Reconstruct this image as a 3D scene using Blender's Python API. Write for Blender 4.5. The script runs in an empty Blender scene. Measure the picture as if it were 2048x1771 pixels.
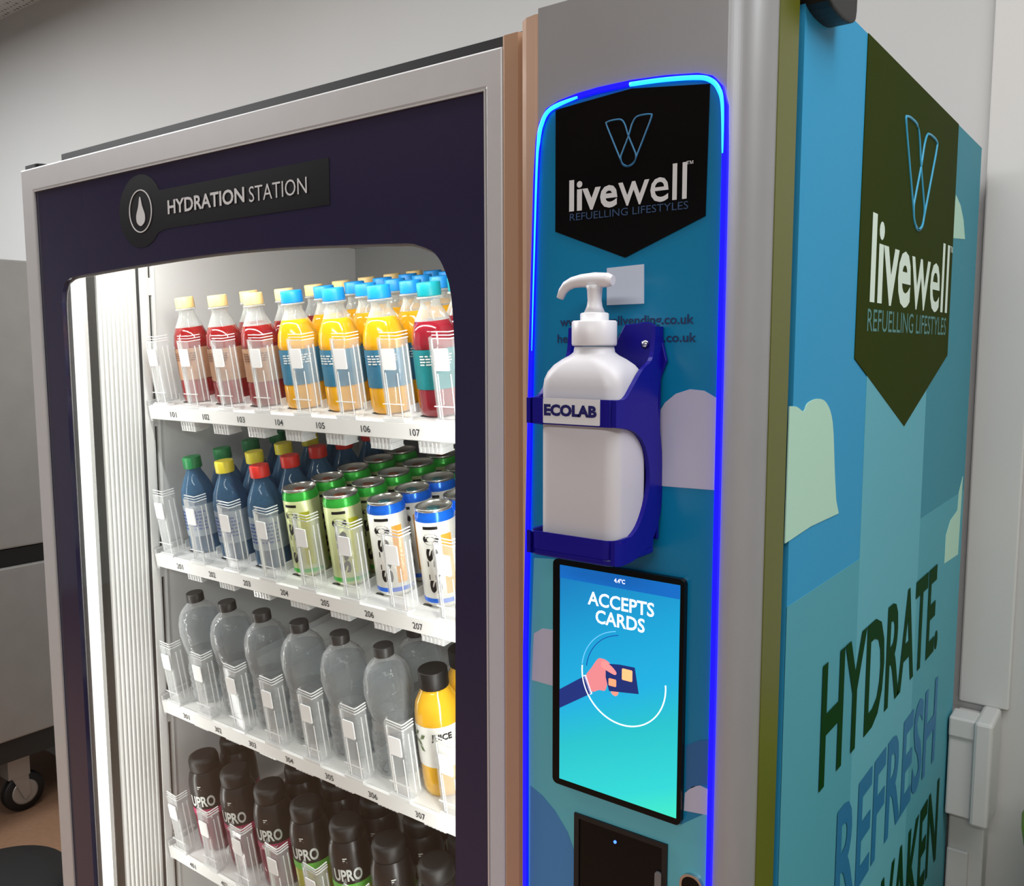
import bpy, bmesh, math, random
from mathutils import Vector, Matrix
from mathutils.geometry import tessellate_polygon
random.seed(7)
S = bpy.context.scene
COL = S.collection

# ------------------------------------------------------------ camera, light, exposure
F_PX, PITCH, YAW, ROLL = 1769.8, -.1063, .6435, -.0023
CAM = Vector((1.4516, -.6732, 1.555))
fw = Vector((-math.sin(YAW)*math.cos(PITCH), math.cos(YAW)*math.cos(PITCH), math.sin(PITCH)))
r0 = Vector((math.cos(YAW), math.sin(YAW), 0)); u0 = r0.cross(fw)
rt = math.cos(ROLL)*r0 + math.sin(ROLL)*u0
upv = -math.sin(ROLL)*r0 + math.cos(ROLL)*u0
cam = bpy.data.objects.new('camera', bpy.data.cameras.new('camera'))
COL.objects.link(cam)
cam.matrix_world = Matrix(((rt.x, upv.x, -fw.x, CAM.x), (rt.y, upv.y, -fw.y, CAM.y), (rt.z, upv.z, -fw.z, CAM.z), (0, 0, 0, 1)))
cam.data.sensor_width = 36; cam.data.lens = F_PX*36/2048
cam.data.clip_start = .01; cam.data.clip_end = 60
S.camera = cam
w = bpy.data.worlds.new('world'); S.world = w; w.use_nodes = True
w.node_tree.nodes['Background'].inputs[0].default_value = (.8, .85, .9, 1)
w.node_tree.nodes['Background'].inputs[1].default_value = .05
S.view_settings.view_transform = 'Standard'; S.view_settings.look = 'None'
S.view_settings.gamma = 1; S.view_settings.use_curve_mapping = False
S.view_settings.exposure = 0.0
S.cycles.transparent_max_bounces = 48
S.cycles.max_bounces = 10

def area(name, loc, size, power, color=(1, 1, 1), rot=(0, 0, 0)):
    l = bpy.data.lights.new(name, 'AREA'); l.shape = 'RECTANGLE'; l.size, l.size_y = size
    l.energy = power; l.color = color
    o = bpy.data.objects.new(name, l); o.location = loc; o.rotation_euler = rot
    COL.objects.link(o); return o
# unseen ceiling panels, placed to balance light on wall and machine front (each sits just below a unseen_ceiling_light diffuser)
ROOM_LIGHTS = [(2.3, -.1, 24), (-1.7, -.42, 66), (1.6, -2.6, 58), (.4, .0, 14)]
for i, (x, y, p) in enumerate(ROOM_LIGHTS):
    area('room_light', (x, y, 2.66), (1.75, .55), p, (.96, .98, 1))
# light strips inside the vending machine: one tube at each side of the door
area('cabinet_light', (.125, .022, 1.02), (.012, 1.25), 1.3, (1, .99, .97), (math.radians(90), 0, math.radians(-42)))
area('cabinet_light', (.862, .05, 1.02), (.012, 1.25), 2.8, (1, .99, .97), (math.radians(90), 0, math.radians(35)))
area('cabinet_light', (.48, .05, 1.735), (.7, .012), 2.6, (1, .99, .97), (math.radians(35), 0, 0))  # unseen lamp under the roof, added to brighten the top of the interior

# ------------------------------------------------------------ helpers
def lin(c):
    return tuple(((v/255)/12.92 if v/255 <= .04045 else ((v/255+.055)/1.055)**2.4) for v in c)
MATS = {}
def mat(name, rgb, rough=.5, metal=0, emit=0, spec=.5, coat=0, noise=0, bump=0, nscale=8, linear=False):
    if name in MATS: return MATS[name]
    m = bpy.data.materials.new(name); m.use_nodes = True; N = m.node_tree; b = N.nodes['Principled BSDF']
    c = (*lin(rgb), 1)
    b.inputs['Base Color'].default_value = c
    b.inputs['Roughness'].default_value = rough; b.inputs['Metallic'].default_value = metal
    b.inputs['Specular IOR Level'].default_value = spec; b.inputs['Coat Weight'].default_value = coat
    if emit:
        b.inputs['Emission Color'].default_value = c; b.inputs['Emission Strength'].default_value = emit
    if noise or bump:
        t = N.nodes.new('ShaderNodeTexCoord'); n = N.nodes.new('ShaderNodeTexNoise')
        n.inputs['Scale'].default_value = nscale; n.inputs['Detail'].default_value = 4
        N.links.new(t.outputs['Object'], n.inputs['Vector'])
        if noise:
            mx = N.nodes.new('ShaderNodeMix'); mx.data_type = 'RGBA'
            mx.inputs[6].default_value = tuple(v*(1-noise) for v in c[:3])+(1,)
            mx.inputs[7].default_value = tuple(min(1, v*(1+noise)) for v in c[:3])+(1,)
            N.links.new(n.outputs['Fac'], mx.inputs[0]); N.links.new(mx.outputs[2], b.inputs['Base Color'])
        if bump:
            bp = N.nodes.new('ShaderNodeBump'); bp.inputs['Strength'].default_value = bump; bp.inputs['Distance'].default_value = .002
            N.links.new(n.outputs['Fac'], bp.inputs['Height']); N.links.new(bp.outputs['Normal'], b.inputs['Normal'])
    MATS[name] = m; return m
def clear(name, rgb, body=.25, edge=.8, rough=.08, tint=(255, 255, 255)):
    """clear moulded plastic or thin glass: see-through face on, milky towards grazing edges"""
    if name in MATS: return MATS[name]
    m = bpy.data.materials.new(name); m.use_nodes = True; N = m.node_tree; N.nodes.clear()
    o = N.nodes.new('ShaderNodeOutputMaterial'); tr = N.nodes.new('ShaderNodeBsdfTransparent')
    tr.inputs[0].default_value = (*lin(tint), 1)
    p = N.nodes.new('ShaderNodeBsdfPrincipled'); p.inputs['Base Color'].default_value = (*lin(rgb), 1)
    p.inputs['Roughness'].default_value = rough
    lw = N.nodes.new('ShaderNodeLayerWeight'); lw.inputs[0].default_value = .35
    mr = N.nodes.new('ShaderNodeMapRange'); mr.inputs[3].default_value = body; mr.inputs[4].default_value = edge
    N.links.new(lw.outputs['Facing'], mr.inputs[0])
    mx = N.nodes.new('ShaderNodeMixShader')
    N.links.new(mr.outputs[0], mx.inputs[0]); N.links.new(tr.outputs[0], mx.inputs[1]); N.links.new(p.outputs[0], mx.inputs[2])
    N.links.new(mx.outputs[0], o.inputs[0]); MATS[name] = m; return m

class MB:
    def __init__(s): s.v = []; s.f = []; s.sm = []
    def add(s, vs, fs, smooth=False):
        k = len(s.v); s.v += [tuple(p) for p in vs]
        for f in fs: s.f.append(tuple(i+k for i in f)); s.sm.append(smooth)
        return s
    def box(s, a, b):
        (x0, y0, z0), (x1, y1, z1) = a, b
        return s.add([(x, y, z) for x in (x0, x1) for y in (y0, y1) for z in (z0, z1)],
                     [(0, 1, 3, 2), (4, 6, 7, 5), (0, 4, 5, 1), (2, 3, 7, 6), (0, 2, 6, 4), (1, 5, 7, 3)])
    def bbox(s, a, b, r, ax='z'):
        """box with rounded corners seen along axis ax"""
        i, j, k = {'z': (0, 1, 2), 'x': (1, 2, 0), 'y': (0, 2, 1)}[ax]
        return s.prism(rrect(a[i], a[j], b[i], b[j], r), ax, a[k], b[k])
    def prism(s, pts, ax, lo, hi, holes=(), smooth=False):
        """outline pts (2D) extruded along ax; for ax x pts are (y,z), y: (x,z), z: (x,y)"""
        P = {'x': lambda p, t: (t, p[0], p[1]), 'y': lambda p, t: (p[0], t, p[1]), 'z': lambda p, t: (p[0], p[1], t)}[ax]
        loops = [list(pts)] + [list(h) for h in holes]
        flat = [p for l in loops for p in l]; n = len(flat)
        tris = tessellate_polygon([[Vector((p[0], p[1], 0)) for p in l] for l in loops])
        vs = [P(p, lo) for p in flat] + [P(p, hi) for p in flat]
        s.add(vs, [tuple(t) for t in tris] + [tuple(i+n for i in reversed(t)) for t in tris])
        k = len(s.v) - 2*n; o = 0
        for l in loops:
            m = len(l)
            for i in range(m):
                a, b = o+i, o+(i+1) % m
                s.f.append((a+k, b+k, b+n+k, a+n+k)); s.sm.append(smooth)
            o += m
        return s
    def lathe(s, prof, n=24, c=(0, 0, 0), smooth=True, sx=1, sy=1, caps=True):
        vs = []
        for r, z in prof:
            for i in range(n):
                a = 2*math.pi*i/n; vs.append((c[0]+r*math.cos(a)*sx, c[1]+r*math.sin(a)*sy, c[2]+z))
        fs = [(j*n+i, j*n+(i+1) % n, (j+1)*n+(i+1) % n, (j+1)*n+i) for j in range(len(prof)-1) for i in range(n)]
        s.add(vs, fs, smooth)
        if caps:
            k = len(s.v)-len(vs)
            s.f.append(tuple(k+i for i in reversed(range(n)))); s.sm.append(False)
            s.f.append(tuple(k+(len(prof)-1)*n+i for i in range(n))); s.sm.append(False)
        return s
    def tube(s, pts, r, n=8, closed=False):
        pts = [Vector(p) for p in pts]; m = len(pts); vs = []
        rr = r if isinstance(r, (list, tuple)) else [r]*m
        for i, p in enumerate(pts):
            a = pts[(i-1) % m] if (closed or i) else p; b = pts[(i+1) % m] if (closed or i < m-1) else p
            t = (b-a).normalized(); h = Vector((0, 1, 0)) if abs(t.y) < .9 else Vector((1, 0, 0))
            x = t.cross(h).normalized(); y = t.cross(x)
            vs += [p+rr[i]*(math.cos(2*math.pi*k/n)*x+math.sin(2*math.pi*k/n)*y) for k in range(n)]
        fs = [(j*n+i, j*n+(i+1) % n, ((j+1) % m)*n+(i+1) % n, ((j+1) % m)*n+i) for j in range(m if closed else m-1) for i in range(n)]
        s.add(vs, fs, True)
        if not closed:
            k = len(s.v)-len(vs)
            s.f.append(tuple(k+i for i in range(n))); s.sm.append(False); s.f.append(tuple(k+(m-1)*n+i for i in reversed(range(n)))); s.sm.append(False)
        return s
    def build(s, name, m, parent=None, bevel=0):
        me = bpy.data.meshes.new(name); me.from_pydata(s.v, [], s.f); me.polygons.foreach_set('use_smooth', s.sm)
        bm = bmesh.new(); bm.from_mesh(me)
        bmesh.ops.remove_doubles(bm, verts=bm.verts, dist=1e-6)
        bmesh.ops.recalc_face_normals(bm, faces=bm.faces)
        if bevel:
            es = [e for e in bm.edges if len(e.link_faces) == 2 and e.calc_face_angle(0) > .7]
            bmesh.ops.bevel(bm, geom=es, offset=bevel, segments=2, affect='EDGES', profile=.5)
        bm.to_mesh(me); bm.free()
        me.materials.append(m); o = bpy.data.objects.new(name, me); COL.objects.link(o)
        if parent: o.parent = parent
        return o
def rrect(x0, y0, x1, y1, r, n=5):
    out = []
    for cx, cy, a in ((x1-r, y1-r, 0), (x0+r, y1-r, 90), (x0+r, y0+r, 180), (x1-r, y0+r, 270)):
        for i in range(n+1):
            t = math.radians(a+90*i/n); out.append((cx+r*math.cos(t), cy+r*math.sin(t)))
    return out
def oval(cx, cy, rx, ry, n=32, a0=0, a1=360):
    return [(cx+rx*math.cos(math.radians(a0+(a1-a0)*i/n)), cy+ry*math.sin(math.radians(a0+(a1-a0)*i/n))) for i in range(n)]
def spline(pts, closed=False, k=6):
    out = []; n = len(pts); V = [Vector(p) for p in pts]
    for i in range(n if closed else n-1):
        p0, p1, p2, p3 = (V[(i-1) % n] if closed or i else V[0]), V[i], V[(i+1) % n], (V[(i+2) % n] if closed or i < n-2 else V[-1])
        for j in range(k):
            t = j/k
            out.append(.5*((2*p1)+(p2-p0)*t+(2*p0-5*p1+4*p2-p3)*t*t+(-p0+3*p1-3*p2+p3)*t**3))
    if not closed: out.append(V[-1])
    return [tuple(p) for p in out]
def thing(name, label, cat, loc=(0, 0, 0), group=None):
    o = bpy.data.objects.new(name, None); COL.objects.link(o); o.location = loc; o.empty_display_size = .02
    o['label'] = label; o['category'] = cat
    if group: o['group'] = group
    return o
def tag(o, label, cat, group=None):
    o['label'] = label; o['category'] = cat
    if group: o['group'] = group
    return o
def struct(o): o['kind'] = 'structure'; return o
def text_geo(txt, bold=0, shear=0):
    c = bpy.data.curves.new('t', 'FONT'); c.body = txt; c.offset = bold; c.shear = shear; c.resolution_u = 3
    o = bpy.data.objects.new('t', c); COL.objects.link(o)
    bpy.context.view_layer.update()
    me = bpy.data.meshes.new_from_object(o.evaluated_get(bpy.context.evaluated_depsgraph_get()))
    vs = [tuple(v.co[:2]) for v in me.vertices]; fs = [tuple(p.vertices) for p in me.polygons]
    bpy.data.objects.remove(o); bpy.data.curves.remove(c); bpy.data.meshes.remove(me)
    xs = [v[0] for v in vs]; ys = [v[1] for v in vs]; a, b, c_, d = min(xs), max(xs), min(ys), max(ys)
    return [((x-a)/(b-a), (y-c_)/(d-c_)) for x, y in vs], fs
def text(name, txt, fn, m, parent, bold=0, shear=0):
    """flat lettering: fn maps (0..1, 0..1) to the surface the print is on"""
    vs, fs = text_geo(txt, bold, shear)
    me = bpy.data.meshes.new(name); me.from_pydata([fn(*v) for v in vs], [], fs); me.materials.append(m)
    o = bpy.data.objects.new(name, me); COL.objects.link(o); o.parent = parent; return o
def rect_xz(x0, x1, z0, z1, y): return lambda u, v: (x0+(x1-x0)*u, y, z0+(z1-z0)*v)
def rect_yz(y0, y1, z0, z1, x): return lambda u, v: (x, y0+(y1-y0)*u, z0+(z1-z0)*v)
PX = CAM
def at(u, v, ax, val):
    """measured point of the photograph on a real plane (returns the two in-plane coordinates)"""
    d = (u-1024)/F_PX*rt-(v-885.5)/F_PX*upv+fw; i = 'xyz'.index(ax); p = CAM+d*((val-CAM[i])/d[i])
    return tuple(p[j] for j in range(3) if j != i)

# ------------------------------------------------------------ materials
silver = mat('silver_paint', (196, 196, 196), .4, .2, noise=.04, nscale=30)
silver_dk = mat('silver_housing', (158, 159, 160), .38, .4, noise=.05, nscale=20)
tan = mat('tan_reflection', (174, 138, 110), .4, .15, noise=.05)  # wood-coloured reflection on the silver edge strip, painted in as base colour
navy = mat('navy_glass', (44, 40, 66), .1, 0, spec=.4)
black = mat('black_plastic', (10, 10, 10), .5)
blackgl = mat('black_gloss', (10, 10, 10), .12, spec=.2)
white = mat('white_plastic', (222, 222, 220), .4)
whitem = mat('white_metal', (226, 226, 224), .35, 0, noise=.03)
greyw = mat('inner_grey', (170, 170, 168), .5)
tagw = mat('tag_paper', (245, 245, 245), .6)
ink = mat('print_black', (30, 30, 32), .6)
lettw = mat('lettering_white', (205, 205, 205), .5)
olive = mat('olive_edge', (96, 100, 22), .35, .2)

# ------------------------------------------------------------ the room
YW = .88
wallm = mat('wall_paint', (186, 186, 184), .75, noise=.03, bump=.05, nscale=3)
struct(MB().box((-4.2, YW, 0), (3.6, YW+.1, 2.75)).build('wall_back', wallm))
struct(MB().box((-4.3, -4.4, 0), (-4.2, YW+.1, 2.75)).build('wall_left', wallm))
struct(MB().box((3.6, -4.4, 0), (3.7, YW+.1, 2.75)).build('wall_right', wallm))
struct(MB().box((-4.3, -4.5, 0), (3.7, -4.4, 2.75)).build('wall_front', mat('wall_far', (172, 174, 178), .7)))
floorm = mat('floor_vinyl', (160, 124, 98), .45, noise=.18, nscale=60)
struct(MB().box((-4.3, -4.5, -.05), (3.7, YW+.1, 0)).build('floor', floorm))
# perforated ceiling
cm = bpy.data.materials.new('ceiling_perforated'); cm.use_nodes = True; N = cm.node_tree; b = N.nodes['Principled BSDF']
b.inputs['Roughness'].default_value = .8
tc = N.nodes.new('ShaderNodeTexCoord'); vo = N.nodes.new('ShaderNodeTexVoronoi'); vo.inputs['Scale'].default_value = 45; vo.inputs['Randomness'].default_value = .15
cr = N.nodes.new('ShaderNodeValToRGB'); cr.color_ramp.elements[0].position = .25; cr.color_ramp.elements[1].position = .33
cr.color_ramp.elements[0].color = (.18, .18, .18, 1); cr.color_ramp.elements[1].color = (.72, .72, .71, 1)
N.links.new(tc.outputs['Object'], vo.inputs['Vector']); N.links.new(vo.outputs['Distance'], cr.inputs[0]); N.links.new(cr.outputs[0], b.inputs['Base Color'])
struct(MB().box((-4.3, -4.5, 2.73), (3.7, YW, 2.8)).build('ceiling', cm))
for i, (x, y, p) in enumerate(ROOM_LIGHTS):
    t = thing('unseen_ceiling_light', ['unseen ceiling light panel near the wall right of the machine', 'unseen ceiling light panel near the wall left of the machine', 'unseen ceiling light panel far out in the room on the right', 'unseen ceiling light panel straight above the vending machine'][i], 'light', (x, y, 2.73), 'unseen ceiling light panels')
    fr = MB(); fr.prism(rrect(-.93, -.33, .93, .33, .01), 'z', -.03, 0, [rrect(-.9, -.3, .9, .3, .005)]); fr.build('frame', silver, t)
    MB().box((-.9, -.3, -.02), (.9, .3, -.012)).build('diffuser', mat('diffuser', (255, 252, 245), .5, emit=.9), t)

# trunking on the right of the wall
tr = thing('cable_trunking', 'white plastic cable trunking on the wall right of the vending machine', 'trunking', (1.2, YW, 0))
trm = mat('trunking_plastic', (196, 195, 192), .45)
def tb(a, b, nm, bev=.003): return MB().box((a[0]-1.2, a[1]-YW, a[2]), (b[0]-1.2, b[1]-YW, b[2])).build(nm, trm, tr, bev)
tb((1.2, .868, .985), (1.272, YW, 2.7), 'upright_duct')
tb((1.2, .838, .2), (1.252, YW, .822), 'lower_duct')
tb((1.2, .832, .55), (1.232, .84, .752), 'socket_plate')
tb((1.2, .80, .823), (1.236, YW, .972), 'dado_box')
tb((1.2, .796, .952), (1.238, .84, .984), 'dado_lid')
tb((1.236, .79, .818), (1.262, YW, .986), 'end_cap', .005)

# yellow-green bin at the right border
gb = thing('plastic_bin', 'yellow-green plastic bin at the right border of the picture beside the wall', 'bin', (1.513, .68, -.035))
gm = mat('green_yellow', (120, 150, 10), .4)
MB().lathe([(.13, 0), (.16, .6), (.187, .93)], 28).build('bin_body', gm, gb)
MB().lathe([(.192, .925), (.196, .95), (.15, .985), (.03, 1.0)], 28).build('bin_lid', gm, gb)

# steel cabinet on castors to the left
sc = thing('steel_cabinet', 'brushed steel catering cabinet on castors, far left behind the vending machine', 'cabinet', (-1.5, .3, 0))
steel = mat('brushed_steel', (168, 166, 162), .4, .6, noise=.08, nscale=14)
MB().box((-.72, -.62, .22), (-.012, .56, 1.835)).build('carcass', mat('cabinet_dark', (40, 40, 38), .4), sc)
MB().box((-.012, -.62, .925), (.012, .56, 1.835)).build('upper_door', steel, sc, .006)
MB().box((-.012, -.62, .3), (.012, .56, .866)).build('lower_door', steel, sc, .006)
MB().box((-.012, -.62, .868), (.004, .56, .922)).build('handle_recess', black, sc)
for cx, cy in ((-.1, .3), (-.62, .3), (-.1, -.5), (-.62, -.5)):
    cs = MB(); cs.box((cx-.03, cy-.035, .13), (cx+.03, cy+.035, .22))
    for sx in (-.026, .022): cs.prism([(cy-.03, .15), (cy+.03, .15), (cy+.035, .06), (cy+.015, .045)], 'x', cx+sx, cx+sx+.004)
    c = cs.build('castor', steel, sc)
    wl = MB(); m_ = MB().lathe([(.03, -.018), (.062, -.018), (.068, -.01), (.068, .01), (.062, .018), (.03, .018)], 28)
    wl.add([(cx+z, cy+.02+x, .068+y) for x, y, z in m_.v], m_.f, True)
    wl.build('wheel', black, c)
    hb = MB().lathe([(.036, -.02), (.042, -.02), (.042, .02), (.036, .02)], 24)
    MB().add([(cx+z, cy+.02+x, .068+y) for x, y, z in hb.v], hb.f, True).build('wheel_rim', steel, c)
# black stool in the lower left corner
st = thing('round_stool', 'low round black stool at the bottom left corner, on the tan floor', 'stool', (-.78, .2, 0))
MB().lathe([(.02, .21), (.12, .21), (.16, .20), (.172, .215), (.172, .245), (.155, .266), (.1, .274), (.02, .276)], 40).build('seat', mat('black_vinyl', (16, 16, 17), .55), st)
for k in range(4):
    a = k*math.pi/2+.5
    MB().tube([(.1*math.cos(a), .1*math.sin(a), .212), (.15*math.cos(a), .15*math.sin(a), 0)], .011).build('leg', black, st)

# ------------------------------------------------------------ vending machine
VM = thing('vending_machine', 'tall silver and navy glass-front vending machine with blue side and lit control column', 'vending machine')
# cabinet shell: open box behind the window
sh = MB()
sh.box((0.004, .046, .06), (.094, .84, 1.835)); sh.box((.905, .046, .06), (1.19, .84, 1.835))
sh.box((.094, .66, .06), (.905, .84, 1.835)); sh.box((.094, .046, .06), (.905, .66, .34)); sh.box((.094, .046, 1.78), (.905, .66, 1.835))
sh.build('cabinet_shell', black, VM)
MB().box((.012, .055, 1.835), (.944, .80, 1.863)).build('top_cover', black, VM)
MB().prism(rrect(-.002, -.0, .05, .05, .012), 'z', 1.831, 1.8365).build('hinge_cap', black, VM)
for x, y in ((.08, .12), (1.1, .12), (.08, .76), (1.1, .76)):
    MB().lathe([(.025, 0), (.025, .01), (.012, .015), (.012, .06)], 16, (x, y, 0)).build('foot', black, VM)
# interior linings
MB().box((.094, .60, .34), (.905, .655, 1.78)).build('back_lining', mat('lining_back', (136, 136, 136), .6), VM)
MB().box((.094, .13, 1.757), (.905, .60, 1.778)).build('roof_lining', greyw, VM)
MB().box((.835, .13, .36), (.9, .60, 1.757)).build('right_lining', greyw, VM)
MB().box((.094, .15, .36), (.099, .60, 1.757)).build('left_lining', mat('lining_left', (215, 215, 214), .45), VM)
# left inner door side: light tube, groove, ribbed liner, gasket, slotted rail
MB().box((.094, .006, .36), (.098, .0145, 1.75)).build('door_reveal', mat('reveal_grey', (70, 70, 72), .3), VM)
MB().prism(rrect(.094, .0145, .104, .031, .004), 'z', .36, 1.75).build('light_strip', mat('led_strip', (255, 255, 252), .4, emit=1.15), VM)
MB().box((.094, .031, .36), (.101, .037, 1.75)).build('strip_clip', white, VM)
MB().box((.094, .037, .36), (.0965, .053, 1.75)).build('reveal_groove', mat('groove_grey', (50, 50, 46), .5), VM)
lp = [(.094, .053)]
for k in range(9):
    y = .054+k*.0072; lp += [(.100, y), (.1022, y+.0022), (.1022, y+.0042), (.0995, y+.006)]
lp += [(.100, .1195), (.094, .1195)]
MB().prism(lp, 'z', .36, 1.75).build('ribbed_liner', mat('liner_white', (205, 205, 203), .45), VM)
MB().box((.094, .1195, .36), (.0985, .1255, 1.75)).build('door_gasket', mat('gasket_dark', (44, 44, 44), .6), VM)
MB().box((.094, .1255, .36), (.102, .138, 1.75)).build('rail_edge', whitem, VM)
ra = MB(); ra.box((.094, .138, .36), (.100, .1415, 1.75)); ra.box((.094, .1465, .36), (.100, .152, 1.75))
for z in (.47, .70, .93, 1.185, 1.44, 1.655): ra.box((.094, .1415, z-.012), (.100, .1465, z+.016))
ra.build('shelf_rail', whitem, VM)
MB().box((.094, .1415, .36), (.0955, .1465, 1.75)).build('rail_slot', black, VM)
MB().bbox((.866, .018, .36), (.879, .034, 1.75), .004).build('light_strip', MATS['led_strip'], VM)
MB().bbox((.12, .03, 1.742), (.84, .045, 1.757), .004, 'x').build('light_strip', MATS['led_strip'], VM)  # unseen glowing strip, added with the roof lamp to brighten the top
# door frame, navy panel, window
WIN = [(.1, .36)] + [(.1, 1.60), (.1005, 1.625), (.104, 1.642), (.113, 1.655), (.13, 1.6605)] + spline([(.1413, 1.6619), (.316, 1.6686), (.476, 1.6725), (.61, 1.6715), (.729, 1.6665), (.815, 1.662)]) + \
      spline([(.824, 1.6605), (.851, 1.6500), (.8665, 1.628), (.8735, 1.60), (.8768, 1.55)], k=5) + [(.8765, 1.5), (.8745, 1.29), (.871, .986), (.871, .36)]
MB().prism([(0, .09), (.9396, .09), (.9396, 1.83), (0, 1.83)], 'y', -.004, .045, [[(.0375, .16), (.0375, 1.796), (.9195, 1.796), (.9195, .16)]]).build('door_frame', silver, VM, .002)
MB().prism([(.0375, .16), (.9195, .16), (.9195, 1.796), (.0375, 1.796)], 'y', -.0015, -.004, [[(.0395, .162), (.0395, 1.794), (.9175, 1.794), (.9175, .162)]]).build('frame_bead', mat('bright_bead', (215, 215, 213), .3, .5), VM)
panel = MB().prism([(.0375, .16), (.9195, .16), (.9195, 1.796), (.0375, 1.796)], 'y', -.001, .006, [WIN]).build('door_panel', navy, VM)
MB().prism(WIN, 'y', .0055, .006, [[((x-.49)*.994+.49, (z-1.0)*.9965+1.0) for x, z in WIN]]).build('window_edge', MATS['bright_bead'], VM)
gl = bpy.data.materials.new('window_glass'); gl.use_nodes = True; N = gl.node_tree; N.nodes.clear()
o_ = N.nodes.new('ShaderNodeOutputMaterial'); t_ = N.nodes.new('ShaderNodeBsdfTransparent'); g_ = N.nodes.new('ShaderNodeBsdfGlossy'); g_.inputs['Roughness'].default_value = .02
lw_n = N.nodes.new('ShaderNodeLayerWeight'); lw_n.inputs[0].default_value = .5; pw_n = N.nodes.new('ShaderNodeMath'); pw_n.operation = 'POWER'; pw_n.inputs[1].default_value = 4
f_ = N.nodes.new('ShaderNodeMapRange'); f_.inputs[3].default_value = .02; f_.inputs[4].default_value = .6
N.links.new(lw_n.outputs['Facing'], pw_n.inputs[0]); N.links.new(pw_n.outputs[0], f_.inputs[0])
x_ = N.nodes.new('ShaderNodeMixShader')
t_.inputs[0].default_value = (.97, .98, .97, 1)
N.links.new(f_.outputs[0], x_.inputs[0]); N.links.new(t_.outputs[0], x_.inputs[1]); N.links.new(g_.outputs[0], x_.inputs[2]); N.links.new(x_.outputs[0], o_.inputs[0])
MB().prism(WIN, 'y', .0025, .0035).build('window_glass', gl, VM)
# name plate on the navy panel
dk = mat('plate_black', (16, 15, 18), .35, spec=.2)
pl = [(.70, 1.7115), (.70, 1.7617), (.385, 1.7617)] + oval(.3265, 1.739, .053, .048, 24, 28, 332) + [(.385, 1.7115)]
plate = MB().prism(pl, 'y', -.0016, -.001).build('name_plate', dk, panel)
MB().prism(oval(.3265, 1.739, .0275, .0283), 'y', -.0022, -.0015, [oval(.3265, 1.739, .0257, .0268)]).build('icon_ring', lettw, panel)
drop = spline([(.3265, 1.758), (.322, 1.745), (.3165, 1.734), (.3175, 1.7245), (.3265, 1.7195), (.3355, 1.7245), (.3365, 1.734), (.331, 1.745)], True, 4)
MB().prism(drop, 'y', -.0022, -.0015).build('water_drop_icon', lettw, panel)
text('lettering', 'HYDRATION', rect_xz(.3912, .5515, 1.7288, 1.7468, -.0022), lettw, panel, .022)
text('lettering', 'STATION', rect_xz(.5605, .6635, 1.7276, 1.7456, -.0022), lettw, panel, -.004)
# column housing and trim
MB().prism([(.9396, .045), (.9396, -.003), (.9430, -.0055), (.9585, -.0055), (.9618, -.002), (.9622, .004), (.9655, .004), (.9665, -.004), (.970, -.014), (.976, -.0225), (.984, -.028), (.995, -.030), (1.0, -.0285), (1.0, .045)], 'z', .09, 1.838, smooth=False).build('edge_trim', tan, VM)
hp = [(.998, .045), (.998, -.0300)] + spline([(1.170, -.0300), (1.176, -.0290), (1.182, -.0262), (1.187, -.0218), (1.191, -.0160), (1.1943, -.0085), (1.196, .0)], k=4) + [(1.196, .045)]
MB().prism(hp, 'z', .09, 1.842).build('column_housing', silver_dk, VM)
MB().box((1.19, .0035, .09), (1.1968, .0445, 1.845)).build('door_edge', olive, VM)
MB().box((1.188, .0445, .09), (1.1915, .057, 1.842)).build('door_gap', black, VM)
# lit ring, front graphic
RO = [(.9835, .42), (.9835, 1.04), (.984, 1.28), (.9906, 1.553), (.9955, 1.70), (.998, 1.733), (1.0015, 1.747), (1.009, 1.7575), (1.022, 1.7620), (1.04, 1.7648), (1.06, 1.7662), (1.09, 1.7665), (1.12, 1.7648), (1.148, 1.7615), (1.160, 1.7575), (1.1680, 1.749), (1.1718, 1.735), (1.1727, 1.70), (1.1727, .42)]
def inset(P, d):
    out = []; n = len(P)
    for i in range(n):
        a, b, c = Vector(P[i-1]), Vector(P[i]), Vector(P[(i+1) % n])
        e1 = (b-a).normalized(); e2 = (c-b).normalized(); n1 = Vector((e1.y, -e1.x)); n2 = Vector((e2.y, -e2.x))
        m = (n1+n2).normalized(); k = d/max(.4, m.dot(n1)); out.append(tuple(b+m*k))
    return out
RI = inset(RO, .0040)
MB().prism(RO, 'y', -.0335, -.0295, [RI]).build('light_ring', mat('led_blue', (8, 4, 255), .3, emit=2.2), VM)
cy = mat('led_cyan', (40, 190, 255), .3, emit=1.6)
RM = inset(RO, .0034)
def seg(i0, i1): return [(x, -.0338, z) for x, z in spline(RM[i0:i1])]
L = seg(3, 10); MB().tube(L, [.0003+.0016*min(1, i/14) if i < 30 else .0018*max(.15, 1-(i-30)/14) for i in range(len(L))], 6).build('light_ring_glow', cy, VM)
L = seg(11, 18); MB().tube(L, [.0018 if i < 26 else max(.0004, .0018-.00012*(i-26)) for i in range(len(L))], 6).build('light_ring_glow', cy, VM)
teal = mat('print_teal', (4, 120, 163), .25)
fg = MB().prism(RI, 'y', -.0305, -.0296).build('front_graphic', teal, VM)
def onf(px, y=-.0309): return [at(u, v, 'y', y) for u, v in px]
def fpoly(name, px, m, y1=-.0309, par=None, y0=-.0304):
    return MB().prism(onf(px), 'y', y0, y1).build(name, m, par or fg)
lteal = mat('print_light_teal', (90, 172, 186), .25)
fpoly('print_lower', [(1068, 1115), (1118, 1118), (1110, 1260), (1108, 1560), (1362, 1648), (1424, 1620), (1420, 1771), (1418, 2200), (1058, 2200), (1058, 1771), (1058, 1400)], lteal)
cloudm = mat('print_cloud', (184, 182, 200), .3)
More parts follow.
